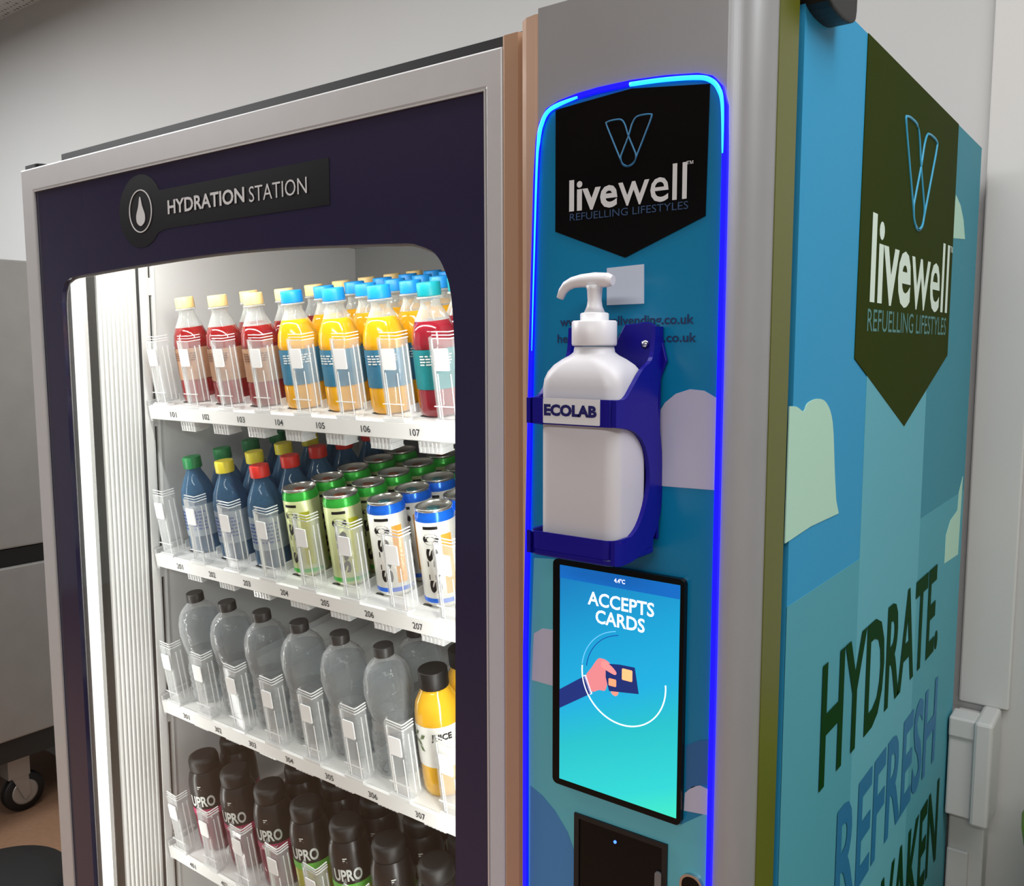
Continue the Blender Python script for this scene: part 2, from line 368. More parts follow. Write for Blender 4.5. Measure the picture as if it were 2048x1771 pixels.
fpoly('print_cloud', [(1303, 870), (1312, 835), (1330, 805), (1352, 787), (1380, 778), (1408, 781), (1436, 797), (1434, 980), (1330, 972), (1303, 968)], cloudm, -.0312)
fpoly('print_cloud', [(1068, 1266), (1085, 1256), (1109, 1259), (1107, 1371), (1064, 1359)], cloudm, -.0312)
fpoly('print_cloud', [(1370, 1585), (1385, 1572), (1400, 1570), (1422, 1580), (1420, 1630), (1368, 1620)], cloudm, -.0312)
blp = mat('print_mid_blue', (62, 124, 178), .25)
fpoly('print_arc', [(1061, 1570), (1085, 1590), (1110, 1620), (1135, 1662), (1148, 1700), (1150, 1790), (1060, 1790)], blp, -.0312)
fpoly('print_arc', [(1372, 1490), (1400, 1480), (1426, 1478), (1424, 1570), (1400, 1568), (1372, 1580)], mat('print_deep_blue', (40, 98, 150), .25), -.0312)
ST_, SB_ = 1.7545, 1.6545
badge = MB().prism([(1.0172, SB_), (1.0172, ST_+.001), (1.09, 1.7605), (1.157, ST_-.002), (1.1555, SB_+.001), (1.0857, 1.6284)], 'y', -.0315, -.0304).build('shield_badge', blackgl, fg)
def vlogo(name, fn, m, parent, r):
    P = [(0, .93), (.03, .985), (.16, 1), (.33, .98), (.42, .86), (.5, .62), (.62, .34), (.67, .2), (.63, .07), (.5, 0), (.38, .05), (.31, .2), (.15, .57)]
    a = MB()
    for s in (0, 1):
        a.tube([fn((1-x if s else x), y) for x, y in spline(P, True, 5)], r, 6, True)
    return a.build(name, m, parent)
logoc = mat('logo_blue', (48, 120, 165), .4)
vlogo('emblem', rect_xz(1.0675, 1.1085, 1.7005, 1.7385, -.0318), logoc, fg, .0007)
text('lettering', 'live', rect_xz(1.0318, 1.0785, 1.6695, 1.6955, -.0322), lettw, fg, .024)
text('lettering', 'well', rect_xz(1.0792, 1.1400, 1.6695, 1.6975, -.0322), lettw, fg, .006)
text('lettering', '™', rect_xz(1.1395, 1.1450, 1.6955, 1.6980, -.0322), lettw, fg)
text('lettering', 'REFUELLING LIFESTYLES', rect_xz(1.0325, 1.1415, 1.6620, 1.6680, -.0322), mat('dim_blue', (30, 62, 98), .5), fg)
fpoly('blank_sticker', [(1214, 536), (1288, 528), (1288, 607), (1214, 610)], mat('sticker_pale', (190, 200, 214), .5), -.0313)
inkb = mat('print_navy', (4, 38, 84), .5)
text('lettering', 'www.livewellvending.co.uk', rect_xz(1.0222, 1.1476, 1.5715, 1.5815, -.0312), inkb, fg, .02)
text('lettering', 'help@livewellvending.co.uk', rect_xz(1.0196, 1.1500, 1.5575, 1.5675, -.0312), inkb, fg, .02)
# touch screen
scr = MB().prism(rrect(1.0190, 1.1625, 1.1465, 1.3705, .005), 'y', -.0362, -.0305).build('touch_screen', blackgl, VM)
dm = bpy.data.materials.new('screen_picture'); dm.use_nodes = True; N = dm.node_tree; b = N.nodes['Principled BSDF']
tc = N.nodes.new('ShaderNodeTexCoord'); sp = N.nodes.new('ShaderNodeSeparateXYZ'); N.links.new(tc.outputs['Object'], sp.inputs[0])
ma = N.nodes.new('ShaderNodeMath'); ma.operation = 'MULTIPLY_ADD'; ma.inputs[1].default_value = -.45; N.links.new(sp.outputs['X'], ma.inputs[0]); N.links.new(sp.outputs['Z'], ma.inputs[2])
mr = N.nodes.new('ShaderNodeMapRange'); mr.inputs[1].default_value = 1.167-.45*1.1425; mr.inputs[2].default_value = 1.366-.45*1.0274; N.links.new(ma.outputs[0], mr.inputs[0])
cr = N.nodes.new('ShaderNodeValToRGB'); el = cr.color_ramp.elements; el[0].color = (*lin((62, 245, 205)), 1); el[1].color = (*lin((0, 118, 190)), 1)
for p, c in ((.12, (38, 222, 222)), (.34, (22, 200, 212)), (.48, (8, 182, 232)), (.68, (2, 168, 222))):
    e = el.new(p); e.color = (*lin(c), 1)
N.links.new(mr.outputs[0], cr.inputs[0]); N.links.new(cr.outputs[0], b.inputs['Emission Color']); b.inputs['Emission Strength'].default_value = .95
b.inputs['Base Color'].default_value = (.01, .01, .01, 1); b.inputs['Roughness'].default_value = .2
MB().prism([(1.0268, 1.1685), (1.1427, 1.1685), (1.1427, 1.3655), (1.0268, 1.3655)], 'y', -.0366, -.0358).build('screen_picture', dm, scr)
YS = -.0369
def spoly(name, pts, c, y=YS, e=.9): return MB().prism(pts, 'y', y, -.0364).build(name, mat('scr_%d_%d_%d' % c, c, .3, emit=e), scr)
spoly('status_bar', [(1.0268, 1.3541), (1.1427, 1.3541), (1.1427, 1.3655), (1.0268, 1.3655)], (2, 92, 172))
sw = mat('scr_white', (245, 250, 255), .3, emit=.9)
text('lettering', '4.4°C', rect_xz(1.0820, 1.0925, 1.3585, 1.3625, -.0372), sw, scr, .03)
text('lettering', 'ACCEPTS', rect_xz(1.0560, 1.1200, 1.3350, 1.3470, -.0371), sw, scr, .018)
text('lettering', 'CARDS', rect_xz(1.0640, 1.1115, 1.3200, 1.3320, -.0371), sw, scr, .018)
def ring(cx, cz, r, a0, a1, wd, nm, m):
    P = oval(cx, cz, r, r, 40, a0, a1); Q = oval(cx, cz, r-wd, r-wd, 40, a0, a1)
    MB().prism(P+Q[::-1], 'y', -.0371, -.0364).build(nm, m, scr)
ring(1.0910, 1.2760, .0410, 175, 365+5, .0010, 'progress_arc', sw)
ring(1.0910, 1.2760, .0410, 100, 175, .0006, 'progress_arc', mat('scr_faint', (110, 190, 235), .3, emit=.8))
ring(1.0930, 1.2755, .0385, 100, 175, .0006, 'progress_arc', mat('scr_navy_line', (10, 60, 150), .3, emit=.8))
spoly('sleeve', [(1.0268, 1.2345), (1.0268, 1.2520), (1.0535, 1.2705), (1.0600, 1.2560)], (18, 40, 108))
spoly('cuff', [(1.0520, 1.2705), (1.0545, 1.2715), (1.0610, 1.2560), (1.0590, 1.2545)], (235, 240, 250))
spoly('hand', spline([(1.0545, 1.2700), (1.0600, 1.2790), (1.0660, 1.2880), (1.0700, 1.2895), (1.0760, 1.2885), (1.0840, 1.2820), (1.0845, 1.2785), (1.0800, 1.2775), (1.0765, 1.2700), (1.0740, 1.2620), (1.0680, 1.2610), (1.0600, 1.2580)], True, 3), (206, 122, 128))
spoly('bank_card', [(1.0745, 1.2860), (1.0880, 1.2880), (1.1025, 1.2885), (1.1065, 1.2665), (1.0780, 1.2625), (1.0745, 1.2740)], (16, 38, 100), -.0370)
spoly('card_chip', rrect(1.0905, 1.2755, 1.1005, 1.2855, .001), (244, 178, 120), -.0372)
spoly('card_chip', rrect(1.0775, 1.2675, 1.0850, 1.2740, .001), (240, 150, 110), -.0372)
spoly('hand', spline([(1.0720, 1.2880), (1.0800, 1.2850), (1.0850, 1.2805), (1.0835, 1.2780), (1.0760, 1.2800), (1.0700, 1.2830)], True, 3), (222, 134, 134), -.0372)
spoly('finger_tip', spline([(1.0800, 1.2625), (1.0870, 1.2635), (1.0850, 1.2595), (1.0815, 1.2600)], True, 3), (230, 140, 120), -.0368)
# card reader and lock
cr_ = MB().prism([(1.0405, .96), (1.0405, 1.1385), (1.1332, 1.1400), (1.1332, .96)], 'y', -.033, -.0305, [[(1.0455, .965), (1.0455, 1.1345), (1.1285, 1.1355), (1.1285, .965)]]).build('reader_frame', black, VM)
rd = MB().prism([(1.0455, .965), (1.0455, 1.1345), (1.1285, 1.1355), (1.1285, .965)], 'y', -.0316, -.0306).build('card_reader', blackgl, VM)
MB().prism(rrect(1.1225, .97, 1.1285, 1.113, .002), 'y', -.034, -.0315).build('reader_slot', mat('slot_grey', (120, 120, 122), .4, .4), rd)
MB().lathe([(.0014, 0), (.0014, .001)], 12).build('indicator_light', mat('led_dot', (60, 110, 255), .3, emit=3), rd)
ind = bpy.data.objects[-1] if False else [o for o in COL.objects if o.name == 'indicator_light'][0]
ind.rotation_euler = (math.radians(90), 0, 0); ind.location = (1.0826, -.0314, 1.1248)
chrome = mat('chrome', (200, 200, 202), .15, 1)
MB().prism(rrect(1.1455, 1.058, 1.1665, 1.1225, .0098), 'y', -.034, -.0300, [rrect(1.1475, 1.060, 1.1645, 1.1205, .0082)]).build('lock', chrome, VM)
MB().prism(rrect(1.1475, 1.060, 1.1645, 1.1205, .0082), 'y', -.0325, -.0300).build('lock_face', blackgl, VM)
# side panel with print
X1 = 1.197
sky = mat('side_sky', (50, 150, 196), .5, spec=.1)
side = MB().box((1.1905, .057, .1), (X1, .8375, 1.851)).build('side_panel', sky, VM)
def ons(px): return [at(u, v, 'x', X1) for u, v in px]
def spl(name, px, m, k=1, raw=None): return MB().prism(raw or ons(px), 'x', X1-.0003, X1+.0003*k).build(name, m, side)
spl('print_right_band', None, mat('side_teal', (58, 138, 156), .5, spec=.1), 1, [(.57, 1.851), (.8375, 1.851), (.8375, 1.30), (.30, 1.30), (.30, 1.45), (.44, 1.47)])
spl('print_lower', None, mat('side_low_teal', (80, 158, 174), .5, spec=.1), 1.3, [(.057, .1), (.8375, .1), (.8375, 1.335), (.057, 1.335)])
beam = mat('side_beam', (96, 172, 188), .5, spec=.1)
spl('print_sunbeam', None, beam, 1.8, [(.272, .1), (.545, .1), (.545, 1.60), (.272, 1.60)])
cl = mat('side_cloud', (176, 216, 196), .5, spec=.1)
spl('print_cloud', spline([(1578, 812), (1592, 813), (1606, 822), (1614, 806), (1634, 797), (1652, 806), (1664, 845), (1668, 940), (1671, 1000)], k=4) + [(1676, 1026), (1620, 1052), (1569, 1086)], cl, 2.4)
spl('print_cloud', [(1911, 390), (1920, 410), (1926, 440), (1929, 478), (1903, 476)], cl, 2.4)
spl('print_cloud', [(1925, 952), (1917, 985), (1914, 1020), (1900, 1040), (1891, 1070), (1888, 1126), (1915, 1108)], cl, 2.4)
shg = mat('side_shield', (44, 56, 4), .6, spec=.03)
spl('shield_badge', None, shg, 3, [(.2255, 1.5445), (.2300, 1.8512), (.6614, 1.8512), (.6616, 1.5445), (.436, 1.4628)])
XT = X1+.0012
vlogo('emblem', rect_yz(.3805, .535, 1.692, 1.8075, XT), mat('logo_sky', (52, 160, 200), .4), side, .0016)
lg = mat('side_lettering', (214, 232, 218), .5)
text('lettering', 'live', rect_yz(.268, .435, 1.6000, 1.690, XT), lg, side, .024)
text('lettering', 'well', rect_yz(.437, .642, 1.6000, 1.690, XT), lg, side, .008)
text('lettering', '™', rect_yz(.645, .66, 1.6820, 1.690, XT), lg, side)
text('lettering', 'REFUELLING LIFESTYLES', rect_yz(.263, .64, 1.5715, 1.5945, XT), mat('tagline_green', (66, 128, 124), .5), side)
dg = mat('slogan_dark', (2, 54, 12), .6, spec=.05)
text('lettering', 'HYDRATE.', rect_yz(.160, .688, 1.1236, 1.2530, XT), dg, side, .02)
text('lettering', 'REFRESH', rect_yz(.226, .708, .945, 1.077, XT), mat('slogan_blue', (0, 108, 158), .5), side, .02)
text('lettering', 'AWAKEN', rect_yz(.30, .758, .765, .900, XT), dg, side, .02)
# dark hinge block on the upper side edge
MB().prism(spline([(.052, 1.842), (.058, 1.826), (.09, 1.822), (.12, 1.826), (.130, 1.837), (.130, 1.88)], k=3)+[(.052, 1.88)], 'x', 1.187, 1.216).build('hinge_block', black, VM, .002)

# ------------------------------------------------------------ shelves (gravity trays, tilted forward)
TH = .16
P0, XC = .0873, .176
SHELF = [(1.4640, 1), (1.2170, 2), (.9640, 3), (.7030, 4), (.44, 5)]
nice = {1: 'top', 2: 'second', 3: 'third', 4: 'fourth', 5: 'lowest'}
def frame(z): return Matrix.Translation((0, .13, z)) @ Matrix.Rotation(TH, 4, 'X')
clearp = clear('clear_guide', (225, 228, 228), .10, .5, .1)
clearr = clear('clear_rib', (248, 249, 249), .72, .8, .15)
traym = mat('tray_white', (232, 232, 230), .35, 0, noise=.02)
slotm = mat('slot_dark', (60, 60, 58), .6)
def mesh_obj(name, me, parent, loc=(0, 0, 0)):
    o = bpy.data.objects.new(name, me); COL.objects.link(o); o.parent = parent; o.location = loc; return o
def proto(mb, name, m, bevel=0):
    o = mb.build(name, m, None, bevel); me = o.data; bpy.data.objects.remove(o); return me
# product guide: clear plastic end bracket with ribs and price tag
g = MB(); pts = [(-.020, .016), (-.0135, .004), (-.004, 0), (.0225, 0), (.0245, .003), (.0245, .020)]
q = [(-.0185, .0165), (-.0125, .0052), (-.0035, .0014), (.0215, .0014), (.0231, .0038), (.0231, .020)]
g.prism(pts+q[::-1], 'z', .004, .105)
GUIDE = proto(g, 'product_guide', clearp)
rb = MB()
for t in (0, .25, .5, .75, 1):
    x = -.0195+t*.0145; y = .015-t*.0142
    rb.prism([(x-.0008, y-.0008), (x+.0008, y-.0015), (x+.0008, y), (x-.0008, y+.0003)], 'z', .006+.002*t, .094+.010*t)
for x in (-.001, .0195): rb.box((x-.0005, -.001, .006), (x+.0005, 0, .062))
for y in (.009, .017): rb.box((.0243, y-.0006, .01), (.0255, y+.0006, .096))
for z in (.0045, .0215, .104, .108, .112): rb.box((-.012, -.0012, z), (.0240, .0002, z+.0012)) if z < .1 else rb.prism([(-.006, .002), (.0235, 0), (.0250, .006), (.0250, .021), (.0235, .021), (.0235, .006), (.0225, .0015), (-.006, .0032)], 'z', z-.0006, z+.0006)
rb.box((-.014, -.003, .0), (.0235, .012, .004))
RIBS = proto(rb, 'guide_ribs', clearr)
TAG = proto(MB().prism(rrect(-.0015, .0660, .0200, .0925, .002), 'y', -.0028, -.0012), 'price_tag', tagw)
CLIP_ = MB()
CLIP_.box((-.019, 0, -.018), (.019, .022, 0))
for k in range(6): CLIP_.box((-.0185+k*.0068, -.0015, -.018), (-.0185+k*.0068+.003, .0005, -.003))
for z in (-.018, -.011, -.004): CLIP_.box((-.0195, -.001, z), (.0195, .023, z+.0014))
CLIP = proto(CLIP_, 'tray_clip', clearr)
SLOT = proto(MB().box((-.007, 0, .0002), (.007, .004, .0012)), 'slot', slotm)
RUN = MB(); RUN.box((-.0008, .04, 0), (.0008, .45, .012))
RUNNER = proto(RUN, 'lane_divider', clearr)
for zs, n in SHELF:
    t = thing('shelf_tray', 'white %s shelf tray of the vending machine, tilted, numbered %d01 to %d07' % (nice[n], n, n) if n < 5 else 'white lowest shelf tray of the vending machine, hidden below the others', 'shelf')
    t.matrix_world = frame(zs); t['group'] = 'vending machine shelf trays'
    MB().box((.112, .0, -.004), (.825, .47, 0)).build('tray_plate', traym, t)
    MB().prism([(0, .001), (-.003, -.001), (-.003, -.0215), (.001, -.0235), (.001, -.004), (.003, 0)], 'x', .108, .832).build('front_lip', traym, t)
    MB().box((.104, -.002, -.026), (.1115, .05, .008)).build('end_bracket', silver, t)
    for k in range(7):
        if n < 5:
            x = XC+P0*k
            text('number_label', '%d%02d' % (n, k+1), rect_xz(x-.0085, x+.0085, -.0165, -.0075, -.0034), ink, t, .01)
        mesh_obj('tray_clip', CLIP, t, (XC+P0*k+.003, .018, -.026))
        mesh_obj('slot', SLOT, t, (XC+P0*k-.012, .03, 0))
    for k in range(8):
        x = XC+P0*(k-.5)+.004
        if x > .84: continue
        gd = mesh_obj('product_guide', GUIDE, t, (x, 0, 0))
        mesh_obj('guide_ribs', RIBS, gd); mesh_obj('price_tag', TAG, gd)
        mesh_obj('lane_divider', RUNNER, t, (XC+P0*(k-.5), 0, 0))

# ------------------------------------------------------------ drinks
ORD = ['front', 'second', 'third', 'fourth', 'fifth', 'sixth', 'seventh', 'eighth', 'ninth']
def cyl_text(txt, r, z0, z1, a0, a1, bold=.03, vertical=False):
    """lettering wrapped round a cylinder; angles in degrees, 0 = towards -y, growing towards +x"""
    vs, fs = text_geo(txt, bold); mb = MB(); out = []
    for x, y in vs:
        if vertical: a, z = a0+(a1-a0)*(1-y), z0+(z1-z0)*x
        else: a, z = a0+(a1-a0)*x, z0+(z1-z0)*y
        a = math.radians(a); out.append((r*math.sin(a), -r*math.cos(a), z))
    mb.add(out, fs); return mb
def copy_tree(o, parent=None):
    c = o.copy(); COL.objects.link(c); c.parent = parent
    for ch in list(o.children): copy_tree(ch, c)
    return c
def arc_band(r, z0, z1, a0=None, a1=None, n=28):
    mb = MB()
    if a0 is None: return mb.lathe([(r, z0), (r, z1)], n, caps=False)
    P = [(r*math.sin(math.radians(a0+(a1-a0)*i/n)), -r*math.cos(math.radians(a0+(a1-a0)*i/n))) for i in range(n+1)]
    vs = [(x, y, z0) for x, y in P]+[(x, y, z1) for x, y in P]
    return mb.add(vs, [(i, i+1, i+n+2, i+n+1) for i in range(n)], True)
def small_print(r, z0, z1, a0, a1, rows):
    """rows of short dashes: print too small to read"""
    mb = MB(); h = (z1-z0)/rows; rg = random.Random(5)
    for k in range(rows):
        a = a0
        while a < a1-6:
            b = min(a1, a+rg.uniform(6, 16)); z = z0+k*h
            P = [(r*1.004*math.sin(math.radians(q)), -r*1.004*math.cos(math.radians(q))) for q in (a, (a+b)/2, b)]
            mb.add([(x, y, z+h*.2) for x, y in P]+[(x, y, z+h*.7) for x, y in P], [(0, 1, 4, 3), (1, 2, 5, 4)]); a = b+rg.uniform(2, 5)
    return mb
def knurl_cap(z0, z1, r, n=36):
    prof = [(r, z0), (r*1.01, z0+.001), (r, z1-.001), (r*.93, z1)]
    m = MB().lathe(prof, n)
    m.v = [((x*(1 if i % 2 else .965)), (y*(1 if i % 2 else .965)), z) if j < n*3 else (x, y, z) for j, (x, y, z) in enumerate(m.v) for i in (j % n,)]
    return m
def base_thing(name): return thing(name, 'x', 'bottle')
def pet_bottle(h, r, liquid, cap, labm, label_z=(.035, .085), fill=.70, neckm=None, txt=None, txtm=None):
    t = base_thing('drink_bottle'); s = h
    nk = h*.875
    body = [(r*.80, 0), (r*.96, .003), (r, .010), (r, label_z[0]-.003), (r*.965, label_z[0]), (r*.965, label_z[1]), (r, label_z[1]+.003), (r*1.0, h*.56), (r*.93, h*.64), (r*.76, h*.72), (r*.55, h*.79), (r*.44, h*.83), (r*.42, nk)]
    ff = [(a*.985, b) for a, b in body if b <= h*fill]
    last = [(a, b) for a, b in body if b > h*fill][0]; pv = ff[-1]
    k = (h*fill-pv[1])/(last[1]-pv[1]); ff.append((pv[0]+(last[0]*.985-pv[0])*k, h*fill))
    MB().lathe(ff, 28).build('drink', liquid, t)
    up_ = [(ff[-1][0], h*fill)]+[(a, b) for a, b in body if b > h*fill]
    MB().lathe(up_, 28, caps=False).build('bottle_neck', neckm or clear('clear_pet', (225, 232, 228), .22, .75, .06), t)
    MB().lathe([(r*.46, nk), (r*.56, nk+.001), (r*.56, nk+.003), (r*.46, nk+.004)], 24).build('neck_ring', neckm or MATS['clear_pet'], t)
    knurl_cap(nk+.004, h, r*.51).build('cap', cap, t)
    lb = arc_band(r*.985, *label_z).build('bottle_label', labm, t)
    if txtm: small_print(r*1.0, label_z[1]-.020, label_z[1]-.006, -25, 62, 4).build('small_print', txtm, lb)
    return t
def shader_liquid(name, c, c2=None, rough=.12):
    m = mat(name, c, rough, 0, spec=.6, noise=.12, nscale=25)
    m.node_tree.nodes['Principled BSDF'].inputs['Coat Weight'].default_value = .5
    m.node_tree.nodes['Principled BSDF'].inputs['Transmission Weight'].default_value = .12
    return m
redl = shader_liquid('red_drink', (146, 26, 26)); oral = shader_liquid('orange_drink', (250, 178, 24)); berl = shader_liquid('berry_drink', (150, 28, 44))
capp = mat('cap_peach', (250, 216, 150), .45); capb = mat('cap_blue', (24, 150, 235), .4); capt = mat('cap_teal', (10, 150, 160), .4)
lt = mat('label_tan', (176, 134, 104), .5, noise=.25, nscale=120); lb_ = mat('label_blue', (52, 118, 150), .5, noise=.3, nscale=120); ltl = mat('label_teal', (14, 128, 134), .5, noise=.2, nscale=120)
lw_ = mat('label_print_white', (230, 234, 230), .5)
pR = pet_bottle(.167, .0285, redl, capp, lt, (.038, .088), .72, None, '', mat('label_brown', (110, 70, 50), .5))
pO = pet_bottle(.167, .0300, oral, capb, lb_, (.036, .086), .76, None, '', lw_)
pB = pet_bottle(.167, .0300, berl, capt, ltl, (.036, .086), .72, None, '', lw_)
bluc = clear('blue_pet', (88, 130, 166), .38, .85, .05, (150, 185, 215))
def water_blue(capc, nm):
    t = base_thing('water_bottle'); r, h = .0275, .158
    MB().lathe([(r*.8, 0), (r*.97, .004), (r, .012), (r*.95, .05), (r, .054), (r, h*.58), (r*.9, h*.68), (r*.62, h*.79), (r*.44, h*.85), (r*.42, h*.88)], 28, caps=False).build('bottle_body', bluc, t)
    MB().lathe([(r*.9, .003), (r*.93, .012), (r*.88, .05), (r*.93, h*.56)], 24).build('water', clear('water_in', (120, 150, 176), .35, .6, .05, (190, 210, 230)), t)
    knurl_cap(h*.885, h, r*.53).build('cap', mat(nm, capc, .4), t)
    lb = arc_band(r*1.01, .030, .082).build('bottle_label', mat('label_silver_blue', (150, 165, 178), .45, noise=.25, nscale=90), t)
    small_print(r*1.02, .040, .074, -40, 60, 6).build('small_print', mat('label_ink_blue', (40, 70, 150), .5), lb)
    return t
pG = water_blue((28, 130, 70), 'cap_green'); pY = water_blue((238, 222, 60), 'cap_yellow'); pK = water_blue((226, 48, 36), 'cap_red')
# slim cans
def can(top, lid, body, inkc, txt, stripe, nm):
    t = thing('drink_can', 'x', 'can'); r, h = .0262, .133
    MB().lathe([(r*.80, 0), (r*.86, .002), (r, .008), (r, h-.015)], 32).build('can_body', body, t)
    MB().lathe([(r*1.001, h-.0165), (r*1.001, h-.0135), (r*.985, h-.011), (r*.90, h-.0045)], 32, caps=False).build('top_band', top, t)
    MB().lathe([(r*.90, h-.0045), (r*.935, h-.0035), (r*.935, h-.001), (r*.90, h), (r*.87, h-.001), (r*.84, h-.0055), (r*.3, h-.0050), (.0005, h-.0050)], 32, caps=False).build('can_lid', mat('can_alu', (205, 205, 200), .25, .9), t)
    MB().prism(rrect(-.009, -.006, .007, .006, .005), 'z', h-.005, h-.0038).build('ring_pull', lid, t)
    cyl_text(txt, r*1.006, .022, h-.050, -6, 30, .05, True).build('lettering', inkc, t)
    o_ = [(-.006+0, 0)]
    cyl_text('O', r*1.008, h-.046, h-.031, -12, 36, .07).build('emblem', inkc, t)
    arc_band(r*1.004, .020, .100, 42, 74, 8).build('side_stripe', stripe, t)
    arc_band(r*1.003, h-.0255, h-.0215, -8, 36, 8).build('small_print', inkc, t)
    arc_band(r*1.004, .002+.006, .014, -80, 100, 16).build('bottom_band', top, t)
    return t
blk = mat('can_ink', (22, 20, 18), .4)
canw = mat('can_pale_green', (200, 206, 150), .3, .25, noise=.15, nscale=40); canb = mat('can_white', (232, 230, 222), .3, .2, noise=.08, nscale=40)
pC = can(mat('band_green', (60, 190, 66), .25, .3), mat('pull_copper', (176, 104, 74), .3, .6), canw, blk, 'SUS', mat('stripe_lime', (190, 190, 30), .4), 'g')
pD = can(mat('band_blue', (24, 110, 235), .22, .3), mat('pull_teal', (90, 150, 155), .3, .6), canb, blk, 'SUS', mat('stripe_orange', (238, 166, 60), .4), 'b')
# clear ribbed water bottle
cw = clear('clear_bottle', (205, 208, 210), .12, .85, .03)
NN = cw.node_tree; nz = NN.nodes.new('ShaderNodeTexNoise'); nz.inputs['Scale'].default_value = 70; nb = NN.nodes.new('ShaderNodeBump'); nb.inputs['Strength'].default_value = .7; nb.inputs['Distance'].default_value = .004
ntc = NN.nodes.new('ShaderNodeTexCoord'); NN.links.new(ntc.outputs['Object'], nz.inputs['Vector']); NN.links.new(nz.outputs['Fac'], nb.inputs['Height'])
pb = [n for n in NN.nodes if n.type == 'BSDF_PRINCIPLED'][0]; NN.links.new(nb.outputs['Normal'], pb.inputs['Normal']); pb.inputs['Specular IOR Level'].default_value = 1.0
def clear_bottle():
    t = base_thing('water_bottle'); r, h = .0325, .186
    prof = [(r*.7, 0), (r*.95, .004), (r, .012)]
    for k in range(4):
        z = .020+k*.011; prof += [(r, z), (r*.95, z+.004), (r, z+.008)]
    prof += [(r*.92, .070), (r*.88, .077), (r*.90, .084), (r*.97, .094), (r*1.03, .108), (r*1.05, .122), (r*1.02, .136), (r*.94, .148), (r*.80, .158), (r*.58, .165), (r*.42, .169), (r*.40, .173)]
    bb = MB().lathe(prof, 48, caps=False)
    bb.v = [(x*k_, y*k_, z) for x, y, z in bb.v for k_ in ((1+.025*math.sin(7*math.atan2(y, x)+z*140) if .088 < z < .158 else 1),)]
    bb.build('bottle_body', cw, t)
    MB().lathe([(a*.93, b) for a, b in prof if b < .15], 24).build('water', clear('clear_water', (150, 156, 158), .0, .22, .03, (235, 240, 242)), t)
    arc_band(r*.92, .070, .084).build('bottle_label', clear('label_film', (170, 172, 172), .5, .8, .3), t)
    knurl_cap(.172, h, r*.43).build('cap', mat('cap_charcoal', (52, 52, 52), .4), t)
    return t
pW = clear_bottle()
# orange juice bottle with black cap
def juice():
    t = base_thing('juice_bottle'); r, h = .0310, .172
    MB().lathe([(r*.8, 0), (r*.97, .003), (r, .012), (r, .100), (r*.98, .115), (r*.88, .130), (r*.64, .143), (r*.58, .148)], 32).build('drink', shader_liquid('juice_drink', (246, 186, 40)), t)
    knurl_cap(.148, h, r*.64, 44).build('cap', black, t)
    lb = arc_band(r*1.01, .045, .103).build('bottle_label', mat('juice_label', (232, 232, 226), .5), t)
    cyl_text('JUICE', r*1.03, .082, .094, 25, 75, .04).build('lettering', ink, lb)
    lf = MB()
    for a, z, s in ((-40, .090, 1), (-30, .082, -1), (-20, .090, 1), (-12, .080, -1), (0, .086, 1), (-5, .072, -1)):
        P = [(a+dx*9, z+dz*.005*s) for dx, dz in ((-1, -.6), (-.2, .9), (1, 1.0), (.3, -.2))]
        lf.add([(r*1.025*math.sin(math.radians(q_)), -r*1.025*math.cos(math.radians(q_)), z_) for q_, z_ in P], [(0, 1, 2, 3)])
    lf.build('leaf_print', mat('leaf_green', (92, 108, 70), .5), lb)
    return t
pJ = juice()
# protein drink bottles
def pro(band, drink, flav, nm):
    t = base_thing('protein_bottle'); r, h = .0305, .168
    MB().lathe([(r*.8, 0), (r*.97, .003), (r, .012), (r, .080)], 30).build('drink', drink, t)
    slv = MB().lathe([(r*1.01, .080), (r*1.01, .118), (r*.96, .128), (r*.88, .138), (r*.78, .144)], 30, caps=False).build('sleeve', mat('sleeve_black', (26, 24, 24), .3), t)
    lb = arc_band(r*1.018, .070, .082).build('flavour_band', band, t)
    if flav: cyl_text(flav, r*1.035, .073, .079, 5, 55, .03).build('lettering', lw_, lb)
    cyl_text('UPRO', r*1.03, .087, .107, -8, 72, .03).build('lettering', lw_, slv)
    small_print(r*1.0, .110, .126, 24, 36, 5).build('small_print', lw_, slv)
    MB().lathe([(r*.76, .144), (r*.80, .146), (r*.80, .160), (r*.74, h-.002), (r*.55, h)], 30).build('cap', black, t)
    return t
pinkb = mat('band_pink', (196, 60, 108), .35); grnb = mat('band_lime', (110, 205, 70), .35)
pP = pro(pinkb, shader_liquid('berry_protein', (130, 42, 70)), 'BERRY', 'p')
pQ = pro(grnb, shader_liquid('lime_protein', (176, 172, 70)), '', 'q')

